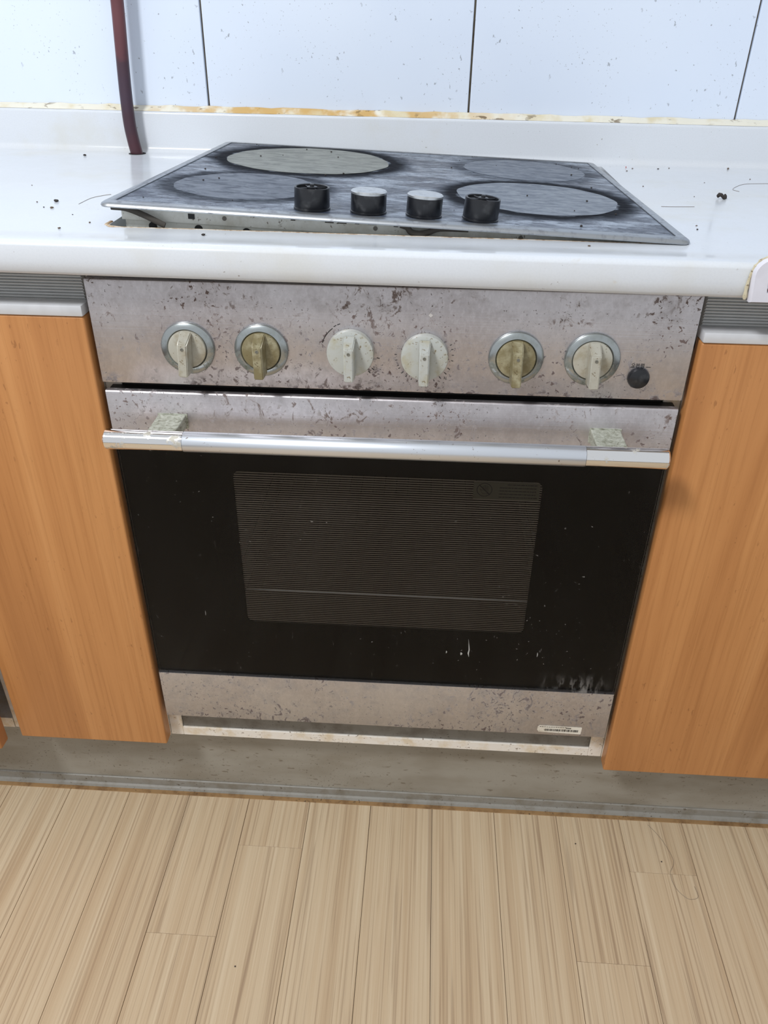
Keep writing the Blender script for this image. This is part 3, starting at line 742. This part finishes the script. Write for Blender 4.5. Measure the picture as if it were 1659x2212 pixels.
# ------------------------------------------------------------------ hose
hm = Mat('maroon_rubber_hose')
_z = hm.sep(hm.co())[2]; _n = hm.noise(hm.co(), 28, 3)
_c = hm.ramp(hm.math('ADD', hm.math('MULTIPLY', _z, 4.), hm.math('MULTIPLY', hm.math('SUBTRACT', _n, .5), .35)), [(0, L(74, 38, 46)), (.12, L(64, 40, 50)), (.33, L(66, 50, 64)), (.5, L(70, 48, 58)), (.56, L(96, 56, 62)), (.72, L(104, 62, 66)), (1, L(84, 44, 50))])
hm.set(color=_c, rough=.34)
hp = spline([(-.4060, .514, .8488), (-.4088, .5140, .868), (-.4108, .5143, .893), (-.4102, .5155, .9365), (-.4075, .5165, .9885), (-.4042, .5165, 1.0435), (-.401, .516, 1.12), (-.40, .515, 1.3), (-.40, .515, 1.6)], 6)
hose = obj('hose', tube(hp, .0091, 16, None, .82), hm.m, loc=(-.406, .514, .8488), smooth=True); tag(hose, 'maroon rubber hose rising from the countertop along the tiles', 'hose')
b = lathe([(.0095, 0), (.0125, 0), (.0125, .0004), (.0095, .0004), (.0095, 0)], 28, 'Z', (-.4055, .514, .8501)); obj('hole_edge', b, dark_ink, hose)

# ------------------------------------------------------------------ white socket frame let into the counter edge
sock = thing('edge_socket', (.40, -.034, .818), 'white plastic socket frame set into the countertop front edge', 'socket')
def rr2(x0, x1, z0, z1, rt, n=8):
    out = [(x0 + .002, z0), (x1 - .002, z0)]
    out += [(x1 - rt + rt * math.cos(k / n * math.pi / 2), z1 - rt + rt * math.sin(k / n * math.pi / 2)) for k in range(n + 1)]
    out += [(x0 + rt + rt * math.cos(math.pi / 2 + k / n * math.pi / 2), z1 - rt + rt * math.sin(math.pi / 2 + k / n * math.pi / 2)) for k in range(n + 1)]
    return out
o1 = rr2(.3225, .478, .8170, .8565, .015); o2 = rr2(.3240, .4765, .8180, .8553, .014); i1 = rr2(.3355, .465, .8262, .8455, .006)
b = bmesh.new()
R4 = [[b.verts.new((x, y, z)) for x, z in P] for P, y in ((o1, -.0312), (o1, -.036), (o2, -.038), (i1, -.038), (i1, -.0312))]
for A, B in zip(R4, R4[1:] + R4[:1]):
    for i in range(len(A)): b.faces.new([A[i], A[(i + 1) % len(A)], B[(i + 1) % len(A)], B[i]])
obj('frame', b, outlet_m, sock, smooth=True)
obj('cover', plate_xz(rr2(.3358, .4647, .8290, .8452, .005), -.0335, -.0315), outlet_m, sock)
obj('slot', box(.3358, .4647, -.0325, -.0314, .8264, .8288), plain('red_brown_slot', L(128, 96, 92), .6), sock)
b = bmesh.new(); pts = [(.3218, .8185), (.3212, .829), (.3220, .840), (.3245, .848), (.3285, .8535), (.336, .8562)]
tube([(x, -.0312, z) for x, z in spline([(p[0], p[1], 0) for p in pts], 4) for _ in (0,)] if False else [(p.x, -.0318, p.y) for p in spline([(q[0], q[1], 0) for q in pts], 4)], [random.uniform(.0010, .0022) for _ in range(21)], 7, b)
obj('sealant', b, make_dirtywhite('dirty_silicone', L(206, 198, 172), L(172, 156, 118), L(90, 70, 44), .6), sock, smooth=True)

# ------------------------------------------------------------------ crumbs, chips, hairs
def crumb(name, x, y, z, sx, sy, sz, mat, label, cat, group=None, seed=0):
    rnd = random.Random(seed); b = bmesh.new(); bmesh.ops.create_icosphere(b, subdivisions=2, radius=1)
    for v in b.verts: v.co *= rnd.uniform(.75, 1.15)
    a = rnd.uniform(0, 3.1)
    bmesh.ops.scale(b, verts=b.verts, vec=(sx, sy, sz)); bmesh.ops.rotate(b, verts=b.verts, cent=(0, 0, 0), matrix=Matrix.Rotation(a, 3, 'Z'))
    lo = min(v.co.z for v in b.verts)
    o = obj(name, b, mat, loc=(0, 0, 0)); o.location = (x, y, z - lo); return tag(o, label, cat, group)
cr_dark = plain('burnt_crumb', L(52, 46, 42), .8); cr_brown = plain('brown_crumb', L(104, 88, 72), .8)
spots = [(-.3827, .161, 2.2), (-.3739, .1276, 1.5), (-.4025, .1556, .8), (-.3841, .1309, .8), (-.3088, .066, 1.0), (-.3288, .038, 1.2), (-.4725, .480, 2.0), (.3251, .500, 1.0), (.3126, .4771, 1.0), (.3624, .503, 1.1),
         (.3105, .3602, .9), (.4715, .4361, .9), (.315, .119, 1.0), (.319, .137, .8), (.3802, .512, .9), (-.1819, .0283, 1.6), (.19, .034, 1.1), (.36, .30, .6), (.43, .18, .7), (.40, .40, .6), (-.45, .25, .6), (-.34, .10, .6)]
for k, (x, y, s) in enumerate(spots):
    crumb('crumb', x, y, ct(x), .0014 * s, .0011 * s, .0006 * s, cr_brown if k % 3 else cr_dark, 'tiny dark crumb lying on the white countertop', 'crumb', 'crumbs on the countertop', k)
chip = bmesh.new()
for k in range(9):
    a = math.radians(-160 + k * 26); 
tube([(.39 + .0042 * math.cos(a), .2907 + .003 * math.sin(a), ct(.39) + .0026 + .002 * math.sin(a * 2)) for a in [math.radians(150 + k * 30) for k in range(9)]], [.0012, .0024, .0026, .0024, .002, .0022, .0024, .0018, .001], 8, chip, .9)
lo = min(v.co.z for v in chip.verts); bmesh.ops.translate(chip, verts=chip.verts, vec=(0, 0, ct(.39) - lo))
tag(obj('charred_chip', chip, cr_dark, loc=(.39, .2907, ct(.39))), 'curled black charred chip alone on the white countertop', 'chip')
crumb('crumb', .4664, .518, ct(.4664), .0042, .0014, .0012, cr_brown, 'long brown crumb at the foot of the counter upstand', 'crumb', None, 77)
crumb('crumb', .317, .506, ct(.317), .001, .0008, .001, plain('red_fleck', L(190, 60, 50), .6), 'tiny red fleck on the white countertop', 'crumb', None, 78)
rnd = random.Random(5)
for k in range(34):
    u = rnd.uniform(.05, .95); v = rnd.uniform(.03, .97); s = rnd.uniform(.5, 1.3)
    if abs(u - .5) < .2 and v < .14: v += .15
    p = H(u * CW, v * CD, .0004 if .03 < v < .97 and .03 < u < .97 else .0014)
    crumb('crumb', p.x, p.y, p.z - .0003, .0012 * s, .0010 * s, .0008 * s, cr_dark, 'tiny burnt crumb lying on the sooty cooktop', 'crumb', 'crumbs on the cooktop', 100 + k)
fm = plain('hair_fibre', L(120, 108, 96), .5)
def hair(pts, r, label, grp=None):
    b = tube(spline(pts, 6), r, 5); o = obj('hair', b, fm, loc=pts[0]); tag(o, label, 'hair', grp)
hair([(x, y, ct(x) + .0002) for x, y in ((.4859, .4073), (.4534, .3988), (.4342, .3761), (.4237, .3553), (.4282, .3436))], .00022, 'looped thin hair on the countertop beside the charred chip')
hair([(x, y, ct(x) + .0002) for x, y in ((.3045, .2338), (.3161, .2339), (.3437, .2378))], .00022, 'short straight hair beside the cooktop edge')
hair([(x, y, ct(x) + .0002) for x, y in ((-.3539, .1525), (-.3526, .1838), (-.3471, .1981), (-.3379, .2105))], .00022, 'thin curved hair at the raised cooktop corner')
hair([(x, y, .0003) for x, y in ((.40, .03), (.415, .005), (.4239, -.029), (.4147, -.0479), (.4149, -.0657), (.4212, -.0791), (.4317, -.0873), (.4442, -.0831), (.4433, -.0673))], .00022, 'long curled hair lying on the plank floor')
for k, (x, y) in enumerate(((.2862, -.0102), (.4061, -.0317), (-.1741, -.218))):
    crumb('crumb', x, y, 0, .0011, .001, .0008, cr_dark, 'tiny dark crumb on the plank floor', 'crumb', 'crumbs on the floor', 200 + k)
pf = bmesh.new(); box(.0395, .0428, -.0004, -.0001, .7838, .7868, 0, pf); bmesh.ops.rotate(pf, verts=pf.verts, cent=(.041, 0, .785), matrix=Matrix.Rotation(.7, 3, 'Y'))
tag(obj('paper_scrap', pf, plain('white_scrap', L(225, 222, 220), .7), panel), 'white stuck scrap')
for o in list(bpy.data.objects):
    if '_o' in o: del o['_o']
